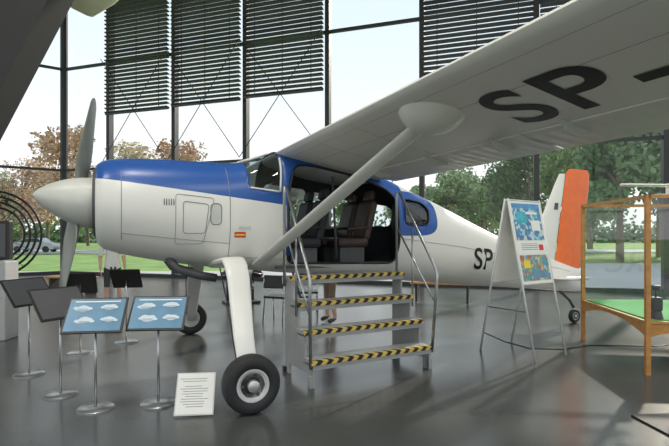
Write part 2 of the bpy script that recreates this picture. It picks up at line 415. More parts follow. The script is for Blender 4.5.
def strut(nm,sg):
    A=Vector((.45,-sg*.50,1.24)); B=Vector((1.12,-sg*3.0,under(1.12)+.0)); d=(B-A).normalized(); c=Vector((1,0,-.2)); c=(c-d*c.dot(d)).normalized(); t=c.cross(d)
    K=16; V=[]
    for p in(A,B):
        for k in range(K):
            q=2*math.pi*k/K; V.append(p+c*math.cos(q)*.075+t*math.sin(q)*.03)
    F=[(k,(k+1)%K,K+(k+1)%K,K+k) for k in range(K)]+[tuple(range(K)),tuple(range(K,2*K))]
    o=mk(nm,V,F,M_white,AC,True); fixn(o); e=o.modifiers.new('e','EDGE_SPLIT'); e.split_angle=.9
    V=[];F=[];K=32;R=[(1,0),(.96,.12),(.86,.38),(.68,.68),(.42,.92),(.2,.99),(.02,1)]
    cs,cw=1.08,3.12
    for r,h in R:
        for k in range(K):
            q=2*math.pi*k/K; s=cs+math.cos(q)*r*.24; V.append((s,-sg*(cw+math.sin(q)*r*.28-h*.05),under(s)+.005-h*.12))
    for i in range(len(R)-1):
        for k in range(K): F.append((i*K+k,i*K+(k+1)%K,(i+1)*K+(k+1)%K,(i+1)*K+k))
    o=mk(nm+'_fairing',V,F,M_wing,AC,True); fixn(o)
strut('strut_near',1); strut('strut_far',-1)
def text_mesh(nm,txt,size,bold=.012):
    c=D.curves.new(nm,'FONT'); c.body=txt; c.size=size; c.offset=bold
    o=D.objects.new(nm,c); COL.objects.link(o); dg=bpy.context.evaluated_depsgraph_get(); dg.update()
    me=D.meshes.new_from_object(o.evaluated_get(dg)); D.objects.remove(o)
    return me
for i,(ch,w0,sx) in enumerate((('S',3.55,1.15),('P',3.98,1.2),('-',4.46,1.4),('P',5.0,1.15),('R',5.45,1.15),('C',5.9,1.0))):
    me=text_mesh('reg',ch,.76,.012)
    for v in me.vertices:
        x,y=v.co.x,v.co.y; w=w0+x*sx*.92; s=1.60-y*1.0; v.co=(s,-w,under(s)-.004)
    o=D.objects.new('registration_wing_%d'%i,me); me.materials.append(M_blackpaint); COL.objects.link(o); o.parent=AC
me=text_mesh('reg2','SP-PRC',.46,.006)
for v in me.vertices:
    x,y=v.co.x,v.co.y; s=3.84+x*.95; z=1.09+y-.07*x; v.co=(s,-(surf_w(s,z)+.006),z)
o=D.objects.new('registration_fuselage',me); me.materials.append(M_blackpaint); COL.objects.link(o); o.parent=AC
def finloft(nm,secs,m):
    V=[];F=[];K=20
    for z,s0,s1,th in secs:
        for k in range(K):
            q=2*math.pi*k/K; V.append(((s0+s1)/2+math.cos(q)*(s1-s0)/2,math.sin(q)*th,z))
    for i in range(len(secs)-1):
        for k in range(K): F.append((i*K+k,i*K+(k+1)%K,(i+1)*K+(k+1)%K,(i+1)*K+k))
    F+= [tuple(range(K)),tuple(range((len(secs)-1)*K,len(secs)*K))]
    o=mk(nm,V,F,m,AC,True); fixn(o); e=o.modifiers.new('e','EDGE_SPLIT'); e.split_angle=1.0
finloft('fin',[(.95,4.9,5.99,.05),(1.3,5.30,6.04,.05),(1.95,5.72,6.15,.045),(2.5,6.02,6.25,.035),(2.70,6.14,6.28,.025)],M_white)
finloft('rudder',[(.60,6.02,6.55,.035),(.7,5.98,6.62,.04),(1.3,6.06,6.73,.035),(1.95,6.17,6.82,.03),(2.5,6.27,6.91,.025),(2.72,6.30,6.92,.022),(2.80,6.38,6.86,.015)],M_orange)
prism('rudder_white_band',[(6.10,.72),(6.58,.72),(6.62,.92),(6.14,.92)],XZ,-.046,.046,M_white,AC)
prism('fin_emblem',[(5.95,2.05),(6.05,2.05),(6.06,2.17),(5.98,2.17)],XZ,-.048,.048,M_dgrey,AC)
V=[];F=[]
for w,s0,s1 in((-.5,5.75,6.3),(-.3,5.6,6.32),(0,5.45,6.34),(.3,5.6,6.32),(.5,5.75,6.3)):
    for k in range(16):
        q=2*math.pi*k/16; V.append(((s0+s1)/2+math.cos(q)*(s1-s0)/2,-w,.86+math.sin(q)*.03))
for i in range(4):
    for k in range(16): F.append((i*16+k,i*16+(k+1)%16,(i+1)*16+(k+1)%16,(i+1)*16+k))
F+=[tuple(range(16)),tuple(range(64,80))]
o=mk('tailplane',V,F,M_white,AC,True); fixn(o)
tube('tail_spring',[(6.1,0,.63),(6.4,0,.42),(6.5,0,.28)],.025,M_dgrey,AC)
def wheel(nm,c,r,wd,axis):
    a=Vector(axis).normalized(); h=wd/2
    pr=[(-h*.6,r*.52),(-h*.9,r*.62),(-h,r*.78),(-h*.85,r*.92),(-h*.5,r*.99),(0,r),(h*.5,r*.99),(h*.85,r*.92),(h,r*.78),(h*.9,r*.62),(h*.6,r*.52)]
    lathe(nm+'_tyre',pr,c,a,M_rubber,AC,48)
    lathe(nm+'_rim',[(-h*.7,r*.54),(-h*.6,r*.30),(h*.5,r*.30),(h*.62,r*.44),(h*.8,r*.50),(h*.82,r*.56),(h*.6,r*.58)],c,a,M_lgrey,AC,40)
    lathe(nm+'_hub',[(0,r*.22),(h*1.0,r*.2),(h*1.1,r*.12)],c,a,M_alu,AC,24)
    for i in range(6):
        q=i*math.pi/3; p=Vector(c)+a*h*.5+Vector((math.cos(q),0,math.sin(q)))*r*.36
        lathe(nm+'_bolt%d'%i,[(0,.018),(.02,.016)],p,a,M_dgrey,AC,8)
wheel('tail_wheel',(6.52,.0,.125),.125,.08,(0,-1,0))
wheel('main_wheel_near',(0,-1.90,.262),.262,.20,(0,-1,0))
wheel('main_wheel_far',(0,1.90,.262),.262,.20,(0,1,0))
def ribbon(nm,P,m):
    V=[];F=[];pts=[Vector(p[0]) for p in P]
    for i,(p,hw,th) in enumerate(P):
        d=(pts[min(i+1,len(P)-1)]-pts[max(i-1,0)]).normalized(); a=Vector((1,0,0)); b=a.cross(d).normalized()
        for k in range(16):
            q=2*math.pi*k/16; c,s=math.cos(q),math.sin(q)
            V.append(pts[i]+a*hw*math.copysign(abs(c)**.6,c)+b*th*math.copysign(abs(s)**.6,s))
    for i in range(len(P)-1):
        for k in range(16): F.append((i*16+k,i*16+(k+1)%16,(i+1)*16+(k+1)%16,(i+1)*16+k))
    F+=[tuple(range(16)),tuple(range((len(P)-1)*16,len(P)*16))]
    o=mk(nm,V,F,m,AC,True); fixn(o)
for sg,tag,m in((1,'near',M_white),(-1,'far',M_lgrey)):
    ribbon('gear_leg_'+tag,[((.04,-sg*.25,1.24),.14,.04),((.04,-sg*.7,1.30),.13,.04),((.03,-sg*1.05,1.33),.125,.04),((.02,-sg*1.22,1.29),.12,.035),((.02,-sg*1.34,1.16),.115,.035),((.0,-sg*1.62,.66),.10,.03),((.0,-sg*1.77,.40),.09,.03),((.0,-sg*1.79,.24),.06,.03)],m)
    tube('axle_'+tag,[(0,-sg*1.77,.262),(0,-sg*1.95,.262)],.03,M_dgrey,AC)
    tube('brake_line_'+tag,[(-.12,-sg*1.1,1.26),(-.12,-sg*1.5,.9),(-.08,-sg*1.75,.35)],.007,M_black,AC)
tube('exhaust_pipe',[(-.55,-.25,1.34),(-.45,-.27,1.2),(-.2,-.28,1.12),(.0,-.28,1.08)],.05,M_dgrey,AC)
tube('exhaust_pipe_far',[(-.55,.25,1.34),(-.45,.27,1.2),(-.2,.28,1.12)],.05,M_dgrey,AC)
tube('entry_step',[(.9,-.5,1.13),(.92,-.72,.85),(1.02,-.74,.85)],.014,M_dgrey,AC)
tube('antenna',[(2.6,0,2.3),(2.75,0,2.6)],.008,M_black,AC)

# ---------------------------------------------------------------- BOARDING STAIRS
SR=empty('boarding_stairs',(-.23,5.0,0),math.radians(28)); W=1.56; dd=[0,.19,.38,.57]; BK=.76; hz=[.28,.56,.84,1.12]
prof=[(0,0),(0,.22),(.19,.22),(.19,.50),(.38,.50),(.38,.78),(.57,.78),(.57,1.09),(BK,1.09),(BK,0),(.62,0),(.62,.12),(.12,.12),(.12,0)]
for i,x in enumerate((0,W-.025)):
    prism('side_plate_%d'%i,prof,lambda a,b,t:(t,a,b),x,x+.025,M_grey,SR)
for i in range(4):
    d0=dd[i]; d1=(dd[i+1]+.05) if i<3 else BK
    box('tread_%d'%i,(W/2,(d0+d1)/2,hz[i]-.02),(W+.02,d1-d0,.04),M_grey,SR)
    box('nosing_%d'%i,(W/2,d0-.012,hz[i]-.02),(W+.04,.03,.04),M_haz,SR)
    box('tread_lip_%d'%i,(W/2,d0-.004,hz[i]-.065),(W,.02,.05),M_grey,SR)
    box('tread_tape_%d'%i,(W/2,d0+.012,hz[i]+.003),(W+.04,.05,.006),M_haz,SR)
    box('tread_back_rail_%d'%i,(W/2,d1-.01,hz[i]-.05),(W-.06,.02,.06),M_grey,SR)
for i,x in enumerate((.0,W)):
    box('foot_front_%d'%i,(x,.03,.06),(.05,.05,.12),M_grey,SR)
    box('foot_back_%d'%i,(x,BK-.03,.03),(.06,.06,.06),M_black,SR)
for i,x in enumerate((-.02,W+.02)):
    ox=-.02 if i==0 else .06
    tube('handrail_%d'%i,[(x,.72,1.0),(x,.73,2.10),(x,.71,2.17),(x,.66,2.16),(x+ox,.02,1.22),(x+ox,-.02,1.14),(x+ox,-.02,1.06),(x,.0,.2)],.018,M_steel,SR)
    tube('midrail_%d'%i,[(x,.73,1.72),(x+ox*.9,.0,.78)],.012,M_steel,SR)
    tube('rail_post_%d'%i,[(x,.38,.7),(x,.38,1.68)],.012,M_steel,SR)

# ---------------------------------------------------------------- INFO STANDS
def stand(x,y,yaw,mface,zc=.84,w=.52,h=.37,clouds=True,tilt=50):
    e=empty('info_stand',(x,y,0),math.radians(yaw))
    lathe('base',[(0,.16),(.012,.16),(.02,.15),(.024,.03)],(0,0,0),(0,0,1),M_steel,e,40)
    tube('pole',[(0,0,.02),(0,0,zc-.02)],.012,M_steel,e)
    R=Matrix.Rotation(math.radians(tilt),3,'X')
    box('panel',(0,0,zc),(w,h,.018),M_black,e,R)
    box('print',Vector((0,0,zc))+R@Vector((0,0,.011)),(w-.035,h-.035,.003),mface,e,R)
    if clouds:
        V=[];F=[];rnd=random.Random(int(x*100))
        for cx,cy,sc in((-.12,.06,1.2),(.11,.07,1.1),(-.08,-.07,1.25),(.13,-.06,1.1)):
            for j in range(5):
                a=cx+(j-2)*.026*sc; b=cy+rnd.uniform(-.006,.012)*sc; r=(.016+.010*(2-abs(j-2)))*sc; n0=len(V)
                V+=[Vector((0,0,zc))+R@Vector((a+r*1.2*math.cos(k*math.pi/8),b+r*math.sin(k*math.pi/8)*(1 if k<8 else .5),.0135+.0003*j)) for k in range(16)]
                F.append(tuple(range(n0,n0+16)))
        mk('cloud_print',V,F,M_cloud,e)
        multibox('caption_text',[(Vector((0,0,zc))+R@Vector((cx,cy-.0-.012*q,.0155)),(.09,.004,.001),R) for cx,cy in((-.12,.06),(.11,.07),(-.08,-.07),(.13,-.06)) for q in(0,1)],M_line,e)
        box('caption_strip',Vector((0,0,zc))+R@Vector((0,.14,.0135)),(w-.12,.012,.001),M_paper,e,R)
    return e
stand(-2.20,4.42,8,M_skyblue,.86); stand(-1.67,4.55,4,M_skyblue,.86)
stand(-2.74,4.80,62,M_dgrey,clouds=False,zc=.92)
stand(-3.50,5.50,70,M_dgrey,clouds=False,zc=.95)
stand(-3.44,6.5,200,M_dgrey,clouds=False,zc=.95,w=.4); stand(-3.10,7.15,190,M_dgrey,clouds=False,zc=.95,w=.42)
e=empty('floor_placard',(-1.24,4.22,0),math.radians(6)); R=Matrix.Rotation(math.radians(62),3,'X')
c0=Vector((0,.09,.175))
box('board',c0,(.34,.37,.012),M_lgrey,e,R); box('sheet',c0+R@Vector((0,0,.008)),(.32,.35,.002),M_paper,e,R)
multibox('text_lines',[(c0+R@Vector((-.02+.01*(i%3),.13-.022*i,.0095)),(.24-.03*(i%4),.005,.001),R) for i in range(12) if i not in(2,)],M_line,e)
tube('prop_leg',[(0,.17,.30),(0,.27,.01)],.006,M_dgrey,e)
# A-frame sign
e=empty('a_frame_sign',(2.27,6.34,0),math.atan2(.40,.58)); Wd=.70; H=2.08; sp=.42
for nm,sg in(('front',-1),('back',1)):
    for i,x in enumerate((0,Wd)):
        tube('leg_%s_%d'%(nm,i),[(x,sg*.02,H),(x,sg*sp,.0)],.015,M_lgrey,e)
    for j,z in enumerate((2.06,.96)):
        y=sg*(.02+(sp-.02)*(H-z)/H); tube('rail_%s_%d'%(nm,j),[(0,y,z),(Wd,y,z)],.013,M_lgrey,e)
    ang=math.atan2(sp-.02,H); L=1.10; zc=1.51; y=sg*(.02+(sp-.02)*(H-zc)/H)
    R=Matrix.Rotation(-sg*(math.pi/2-ang) if sg>0 else (math.pi/2-ang),3,'X')
    box('board_'+nm,(Wd/2,y,zc),(Wd-.03,L,.012),M_paper,e,R)
    if sg<0:
        def pp(nm2,x,yy,w,h,m,o=.008): box(nm2,Vector((Wd/2,y,zc))+R@Vector((x,yy,o)),(w,h,.002),m,e,R)
        pp('poster_top',0,.27,.62,.50,M_illus); pp('poster_mid',0,-.08,.62,.16,M_paper); pp('poster_low',0,-.35,.62,.34,M_illus2)
        pp('poster_header',0,.49,.62,.06,M_blueprint,.0095); pp('poster_photo',-.13,.33,.22,.15,M_teal,.0095); pp('poster_caption',.16,.22,.2,.14,M_paper,.0095)
        pp('poster_wing',.10,.39,.26,.03,M_paper,.0105); pp('poster_badge',.2,-.08,.1,.08,M_red,.0095); pp('poster_sun',-.18,-.30,.14,.10,M_yellow,.0095)
        pp('poster_field',.08,-.44,.36,.10,M_skyblue,.0095)
        for q in range(4): pp('poster_line_%d'%q,-.06,-.03-.025*q,.36,.008,M_line,.0095)
tube('spreader',[(0,-.30,.62),(0,.30,.62)],.008,M_dgrey,e)
# display case
e=empty('display_case',(3.58,5.49,0),math.radians(-6.3)); DX=2.0; DY=1.82; T=.05
B=[]
for x in(0,DX):
    for y in(0,DY): B.append(((x,y,1.03),(T,T,2.06)))
B+=[((DX/2,0,2.04),(DX,T,.04)),((DX/2,DY,2.04),(DX,T,.04)),((0,DY/2,2.04),(T,DY,.04)),((DX,DY/2,2.04),(T,DY,.04))]
multibox('wood_frame',B,M_wood,e)
box('table_top',(DX/2,DY/2,.60),(DX+.04,DY+.04,.03),M_wood,e)
box('table_felt',(DX/2,DY/2,.622),(DX-.06,DY-.06,.02),M_green,e)
def arch(nm,f):
    P=[(0,.58)]+[(t/12,.58-.02-.13*abs(2*t/12-1)**2) for t in range(13)]+[(1,.58)]
    prism(nm,P,f,-.012,.012,M_wood,e)
arch('apron_left',lambda a,b,t:(t,a*DY,b)); arch('apron_front',lambda a,b,t:(a*DX,t,b))
z0,z1=.63,2.02
mk('glass_left',[(0,0,z0),(0,DY,z0),(0,DY,z1),(0,0,z1)],[(0,1,2,3)],M_caseglass,e)
mk('glass_front',[(0,0,z0),(DX,0,z0),(DX,0,z1),(0,0,z1)],[(0,1,2,3)],M_caseglass,e)
mk('glass_back',[(0,DY,z0),(DX,DY,z0),(DX,DY,z1),(0,DY,z1)],[(0,1,2,3)],M_caseglass,e)
box('control_box',(.14,.10,.80),(.12,.1,.16),M_black,e,bev=.02); tube('control_stick',[(.14,.1,.86),(.14,.1,.98)],.012,M_black,e)
box('control_head',(.14,.1,.99),(.09,.06,.06),M_black,e,bev=.015)
lathe('control_foot',[(0,.08),(.09,.06)],(.14,.1,.63),(0,0,1),M_black,e,20)
gx,gy=1.15,.95
tube('model_pole',[(gx,gy,.63),(gx,gy,2.2)],.012,M_dgrey,e); lathe('model_pole_foot',[(0,.1),(.02,.08)],(gx,gy,.632),(0,0,1),M_dgrey,e,20)
V=[];F=[]
for y,ch in((-1.0,.10),(-.85,.16),(0,.24),(.85,.16),(1.0,.10)):
    for k in range(14):
        q=2*math.pi*k/14; V.append((gx+y,gy+math.cos(q)*ch/2,2.24+abs(y)*.03+math.sin(q)*.022))
for i in range(4):
    for k in range(14): F.append((i*14+k,i*14+(k+1)%14,(i+1)*14+(k+1)%14,(i+1)*14+k))
F+=[tuple(range(14)),tuple(range(56,70))]; o=mk('model_wing',V,F,M_white,e,True); fixn(o)
lathe('model_body',[(-.32,.01),(-.28,.03),(-.1,.055),(.1,.045),(.5,.02),(.8,.012)],(gx,gy,2.18),(0,1,0),M_white,e,20)
box('model_fin',(gx,gy+.76,2.27),(.01,.12,.18),M_white,e); box('model_tail',(gx,gy+.76,2.2),(.36,.1,.01),M_white,e)
# kiosk left
e=empty('information_kiosk',(-5.42,7.40,0),math.radians(4))
box('body',(0,0,.60),(.86,.36,1.2),M_mgrey,e,bev=.015); box('plinth',(0,0,.03),(.8,.3,.06),M_dgrey,e)
box('monitor',(0,-.05,1.52),(.90,.12,.60),M_black,e,bev=.02); box('screen',(0,-.115,1.52),(.8,.006,.5),M_dgrey,e); box('monitor_neck',(0,.02,1.24),(.16,.1,.14),M_black,e)
e=empty('spoked_wheel_exhibit',(-6.35,8.9,0),math.radians(20))
for j,r in enumerate((.80,.70,.60,.50)):
    tube('rim_%d'%j,[(math.cos(t*math.pi/24)*r,.03*j,1.62+math.sin(t*math.pi/24)*r) for t in range(48)],.022,M_black,e,8,True)
for j in range(14):
    q=j*math.pi/7; tube('spoke_%d'%j,[(math.cos(q)*.06,.03,1.62+math.sin(q)*.06),(math.cos(q)*.80,.03,1.62+math.sin(q)*.80)],.006,M_black,e,6)
lathe('hub',[(-.08,.07),(.12,.07)],(0,0,1.62),(0,1,0),M_black,e,20)
for j,x in enumerate((-.3,.3)): tube('stand_leg_%d'%j,[(0,.10,1.62),(x,.2,0.02)],.02,M_black,e)
tube('stand_foot',[(-.32,.2,.02),(.32,.2,.02)],.02,M_black,e)
def chair(x,y,rz):
    e=empty('visitor_chair',(x,y,0),math.radians(rz))
    box('seat',(0,0,.45),(.42,.42,.04),M_black,e,bev=.015)
    box('backrest',(0,.20,.74),(.40,.03,.24),M_black,e,Matrix.Rotation(.12,3,'X'),bev=.012)
    for i,sx in enumerate((-.19,.19)):
        tube('leg_front_%d'%i,[(sx,-.17,.44),(sx*1.05,-.20,.0)],.011,M_steel,e)
        tube('leg_back_%d'%i,[(sx,.22,.84),(sx,.18,.46),(sx*1.05,.24,.0)],.011,M_steel,e)
chair(-1.05,9.0,160); chair(-.55,9.75,185)
# radial engine exhibit behind the airplane
e=empty('radial_engine_exhibit',(-2.15,11.2,0),math.radians(25))
lathe('crankcase',[(-.22,.10),(-.18,.20),(.12,.22),(.2,.12),(.34,.06)],(0,0,.78),(0,-1,0),M_mgrey,e,32)
for i in range(7):
    q=2*math.pi*i/7+math.pi/2; dv=Vector((math.cos(q),0,math.sin(q)))
    pr=[(.18,.07)]
    for k in range(8): pr+=[(.20+.028*k,.105),(.212+.028*k,.105),(.213+.028*k,.08),(.227+.028*k,.08)]
    pr+=[(.44,.09),(.50,.06)]
    lathe('cylinder_%d'%i,pr,(0,0,.78),dv,M_dgrey,e,18)
    tube('pushrod_%d'%i,[Vector((0,-.14,.78))+dv*.15,Vector((0,-.10,.78))+dv*.48],.012,M_steel,e,8)
multibox('stand_frame',[((0,.12,.03),(.8,.5,.05)),((-.3,.2,.4),(.05,.05,.75)),((.3,.2,.4),(.05,.05,.75)),((0,.2,.76),(.65,.05,.05))],M_black,e)
def bench(x,y,rz):
    e=empty('bench',(x,y,0),math.radians(rz)); box('seat',(0,0,.44),(1.5,.42,.05),M_wood,e,bev=.01)
    for i,sx in enumerate((-.6,.6)): multibox('leg_%d'%i,[((sx,0,.21),(.05,.36,.42))],M_black,e)
bench(-7.2,13.2,-15); bench(2.6,11.6,-18)
tube('floor_cable',[(2.45,7.9,.006),(2.55,7.2,.006),(2.75,6.75,.006),(3.2,6.7,.006),(3.7,6.95,.006),(4.6,6.9,.006),(5.8,7.2,.006)],.006,M_black)
box('floor_mat',(2.95,4.02,.008),(.62,.5,.016),M_rubber,None,Matrix.Rotation(.1,3,'Z'))
def beam(nm,a,b,w,h,m):
    a,b=Vector(a),Vector(b); d=(b-a).normalized(); sx,up=frame_of(d); V=[]
    for p in(a,b):
        for i,j in((-1,-1),(1,-1),(1,1),(-1,1)): V.append(p+sx*i*w/2+up*j*h/2)
    o=mk(nm,V,[(0,1,2,3),(7,6,5,4),(0,4,5,1),(1,5,6,2),(2,6,7,3),(3,7,4,0)],m); fixn(o); return o
beam('leaning_column',(-7.35,7.3,-.1),(-1.55,7.3,10.95),.5,.75,M_col)
e=empty('suspended_glider_wing',(-5.5,10,6.35),math.radians(-12))
V=[];F=[]
for j,(x,z0,ch) in enumerate(((0,.1,.7),(.2,.0,.9),(.7,.25,1.0),(1.5,.9,1.0),(2.0,1.4,1.0))):
    for k in range(18):
        q=2*math.pi*k/18; V.append((x,math.cos(q)*ch/2,z0+math.sin(q)*.11))
for i in range(4):
    for k in range(18): F.append((i*18+k,i*18+(k+1)%18,(i+1)*18+(k+1)%18,(i+1)*18+k))
F+=[tuple(range(18)),tuple(range(72,90))]
o=mk('fabric_wing',V,F,mat('fabric_cream',(.62,.66,.44),.7),e,True); fixn(o)
tube('red_spar',[(.2,-.46,.02),(.7,-.51,.26),(1.5,-.51,.92)],.035,M_red,e)
for j,x in enumerate((.3,1.8)): tube('cable_%d'%j,[(x,0,.1 if j==0 else 1.2),(x,0,4.8)],.008,M_black,e)

# ---------------------------------------------------------------- BUILDING
def facade(name,P0,P1,ts,zs,ztop=11.2,glass=True):
    P0=Vector((*P0,0));P1=Vector((*P1,0)); d=(P1-P0); L=d.length; d.normalize(); ang=math.atan2(d.y,d.x); e=empty(name,P0,ang)
    B=[((t,0,ztop/2),(.15,.24,ztop)) for t in ts]+[((L/2,0,z),(L,.12,.09)) for z in zs]+[((L/2,0,.06),(L,.2,.12)),((L/2,0,ztop-.1),(L,.25,.2))]
    multibox('frame',B,M_frame,e)
    if glass: mk('pane',[(0,0,0),(L,0,0),(L,0,ztop),(0,0,ztop)],[(0,1,2,3)],M_glass,e)
    return e
dx,dy=.948,-.318
C=(-8.89-2.36*dx,19-2.36*dy); E=(-8.89+22*dx,19+22*dy)
TS=[0,2.36,5.42,8.42,11.51,14.64,17.96,21.2,24.3]
f1=facade('window_1',C,E,TS,[4.25,8.4])
L2=(C[0]-9.0,C[1]-6.2)
facade('window_2',C,L2,[0,2.9,5.8,8.7,10.9],[4.25,8.4])
facade('window_3',E,(E[0],-9),[0,3.5,7,10.5,14,17.5,21],[4.25,8.4])
facade('window_4',L2,(L2[0],-9),[0,4,8,12,16,20],[4.25,8.4],glass=False)
facade('window_5',(L2[0],-9),(E[0],-9),[4*i for i in range(9)],[4.25,8.4],glass=False)
def blinds(t0,t1,z0,z1=11.0):
    B=[];z=z0; R=Matrix.Rotation(math.radians(-10),3,'X')
    while z<z1: B.append((((t0+t1)/2,-.30,z),(t1-t0-.16,.17,.032),R)); z+=.155
    for t in(t0+.5,(t0+t1)/2,t1-.5): B.append(((t,-.30,(z0+z1)/2),(.02,.02,z1-z0)))
    B.append((((t0+t1)/2,-.30,z0-.05),(t1-t0-.16,.10,.06)))
    o=multibox('window_blind',B,M_blind); o.location=f1.location; o.rotation_euler=f1.rotation_euler
for i,z in((1,6.35),(2,6.4),(3,6.45),(5,6.4),(6,6.3),(7,6.3)): blinds(TS[i],TS[i+1],z)
e=empty('facade_bracing',f1.location,f1.rotation_euler.z)
for i in(1,2,3): tube('rod_a_%d'%i,[(TS[i],-.48,4.3),(TS[i+1],-.48,8.4)],.014,M_frame,e,6); tube('rod_b_%d'%i,[(TS[i],-.48,8.4),(TS[i+1],-.48,4.3)],.014,M_frame,e,6)
poly=[C,E,(E[0],-9),(L2[0],-9),L2]
def slab(nm,P,z0,z1,m): o=prism(nm,P,lambda a,b,t:(a,b,t),z0,z1,m); fixn(o); return o
slab('floor',poly,-.2,0,M_floor); slab('ceiling',poly,11.2,11.4,M_ceil)
for i,(x,y) in enumerate(((-7,1),(-1,-3),(5,-3),(-2,3),(6,4),(0,-7))):  # unseen fill lamps with housings, added to brighten the interior
    e=empty('ceiling_lamp',(x,y,11.2)); box('fill_lamp_housing',(0,0,-.06),(1.7,1.7,.12),M_lgrey,e)
    al=D.lights.new('lamp','AREA'); al.shape='SQUARE'; al.size=1.5; al.energy=260; al.color=(1,.95,.87); o=D.objects.new('fill_lamp_light',al); COL.objects.link(o); o.parent=e; o.location=(0,0,-.14)
# ---------------------------------------------------------------- OUTSIDE
mk('ground',[(-300,-200,-.22),(300,-200,-.22),(300,400,-.22),(-300,400,-.22)],[(0,1,2,3)],M_grass)
def strip(nm,P,m,z): mk(nm,[(x,y,z) for x,y in P],[tuple(range(len(P)))],m)
strip('terrace_path',[(-40,15.5),(-12,20.2),(14,12.5),(14,-9),(60,-9),(60,34),(14,30),(2,24),(-12,23.5),(-40,23)],M_road,-.18)
strip('street',[(-90,42),(100,52),(100,60),(-90,54)],M_road,-.15)
def treemesh(nm,ml,H,Wd,nl,sd):
    r=random.Random(sd); V=[];F=[];MI=[]
    def cone(a,b,ra,rb):
        a,b=Vector(a),Vector(b); x,y=frame_of(b-a); n0=len(V)
        for p,q in((a,ra),(b,rb)):
            for k in range(7): t=2*math.pi*k/7; V.append(p+x*math.cos(t)*q+y*math.sin(t)*q)
        for k in range(7): F.append((n0+k,n0+(k+1)%7,n0+7+(k+1)%7,n0+7+k)); MI.append(0)
    cone((0,0,0),(0,0,H*.5),.28,.18); cone((0,0,H*.5),(.2,0,H*.9),.18,.05)
    bl=[]
    for i in range(16):
        a=r.uniform(0,6.28); z=H*r.uniform(.38,.92); rr=Wd*r.uniform(.25,1)*(1-abs(z/H-.6)*1.1)
        p=Vector((math.cos(a)*rr,math.sin(a)*rr,z)); cone((0,0,z*.72),p,.09,.02); bl.append((p,r.uniform(.9,1.7)*Wd*.33))
    for i in range(nl):
        c,q=bl[r.randrange(len(bl))]; u=Vector((r.gauss(0,1),r.gauss(0,1),r.gauss(0,1))).normalized()*q*r.random()**.45; p=c+u
        s=r.uniform(.14,.30); a=Vector((r.gauss(0,1),r.gauss(0,1),r.gauss(0,1))).normalized(); b=a.orthogonal().normalized(); n0=len(V)
        V.extend([p+a*s,p+b*s*.6,p-a*s,p-b*s*.6]); F.append((n0,n0+1,n0+2,n0+3)); MI.append(1)
    me=D.meshes.new(nm); me.from_pydata([tuple(v) for v in V],[],F); me.materials.append(M_bark); me.materials.append(ml)
    for p,i in zip(me.polygons,MI): p.material_index=i
    return me
TG=treemesh('tree_g',M_leafg,9.5,3.6,5200,1); TD=treemesh('tree_d',M_leafd,11,4.4,6500,2); TA=treemesh('tree_a',M_leafa,12.5,3.8,3000,3); TA2=treemesh('tree_y',mat('leaf_yellow',(.46,.36,.18),.8,var=.3,scale=.7),11,3.6,3400,5)
def tree(me,u,Y,sc=1.,rz=0):
    o=D.objects.new('tree',me); COL.objects.link(o); o.location=((u-334.5)/480*Y,Y,-.2); o.scale=(sc,sc,sc); o.rotation_euler=(0,0,rz)
for me,u,Y,sc,rz in((TA,72,50,1.0,0),(TA,22,60,.9,2),(TA2,135,54,1.1,1),(TA,172,60,1.1,3),(TA2,48,70,1.0,4),(TG,222,62,1.1,0),(TG,255,72,1.15,2),(TG,292,78,1.3,1),(TD,-15,62,.9,1),(TG,5,86,1.1,3),
    (TG,448,44,.85,0),(TG,485,58,1.0,1),(TD,530,50,1.0,3),(TG,575,40,.95,4),(TD,620,32,.95,2),(TD,660,40,1.2,5),(TD,700,30,1.0,1),(TG,400,84,1,1),(TG,350,90,.9,4),(TD,590,60,1.3,5),(TG,88,80,1.0,5),(TG,510,76,1.2,2),(TG,460,86,1.2,3),(TG,430,66,.9,2)): tree(me,u,Y,sc,rz)
V=[];F=[];r=random.Random(4)
for i in range(11000):
    p=Vector((r.uniform(-110,110),112+r.gauss(0,1.2),abs(r.gauss(0,2.2)))); s=.55; a=Vector((r.gauss(0,1),r.gauss(0,1),r.gauss(0,1))).normalized(); b=a.orthogonal().normalized(); n0=len(V)
    V+=[p+a*s,p+b*s,p-a*s,p-b*s]; F.append((n0,n0+1,n0+2,n0+3))
mk('hedge_row',V,F,M_leafd)
def car(x,y,rz,m):
    e=empty('parked_car',(x,y,-.15),rz)
    P=[(-2.1,.3),(-2.15,.7),(-2.0,.95),(-1.3,1.02),(-.8,1.42),(.6,1.46),(1.25,1.02),(1.95,.88),(2.15,.6),(2.1,.3)]
    o=prism('body',roundpoly(P,.15),lambda a,b,t:(a,t,b),-.85,.85,m,e); fixn(o)
    prism('windows',[(-1.15,1.04),(-.75,1.37),(.55,1.40),(1.05,1.04)],lambda a,b,t:(a,t,b),-.865,.865,M_black,e)
    for i,(a,b) in enumerate(((-1.35,-.8),(1.35,-.8),(-1.35,.8),(1.35,.8))): lathe('wheel_%d'%i,[(-.1,.32),(.1,.32)],(a,b,.32),(0,1,0),M_rubber,e,20)
car(-30.5,49,.1,mat('car_silver',(.4,.42,.45),.3,.5))

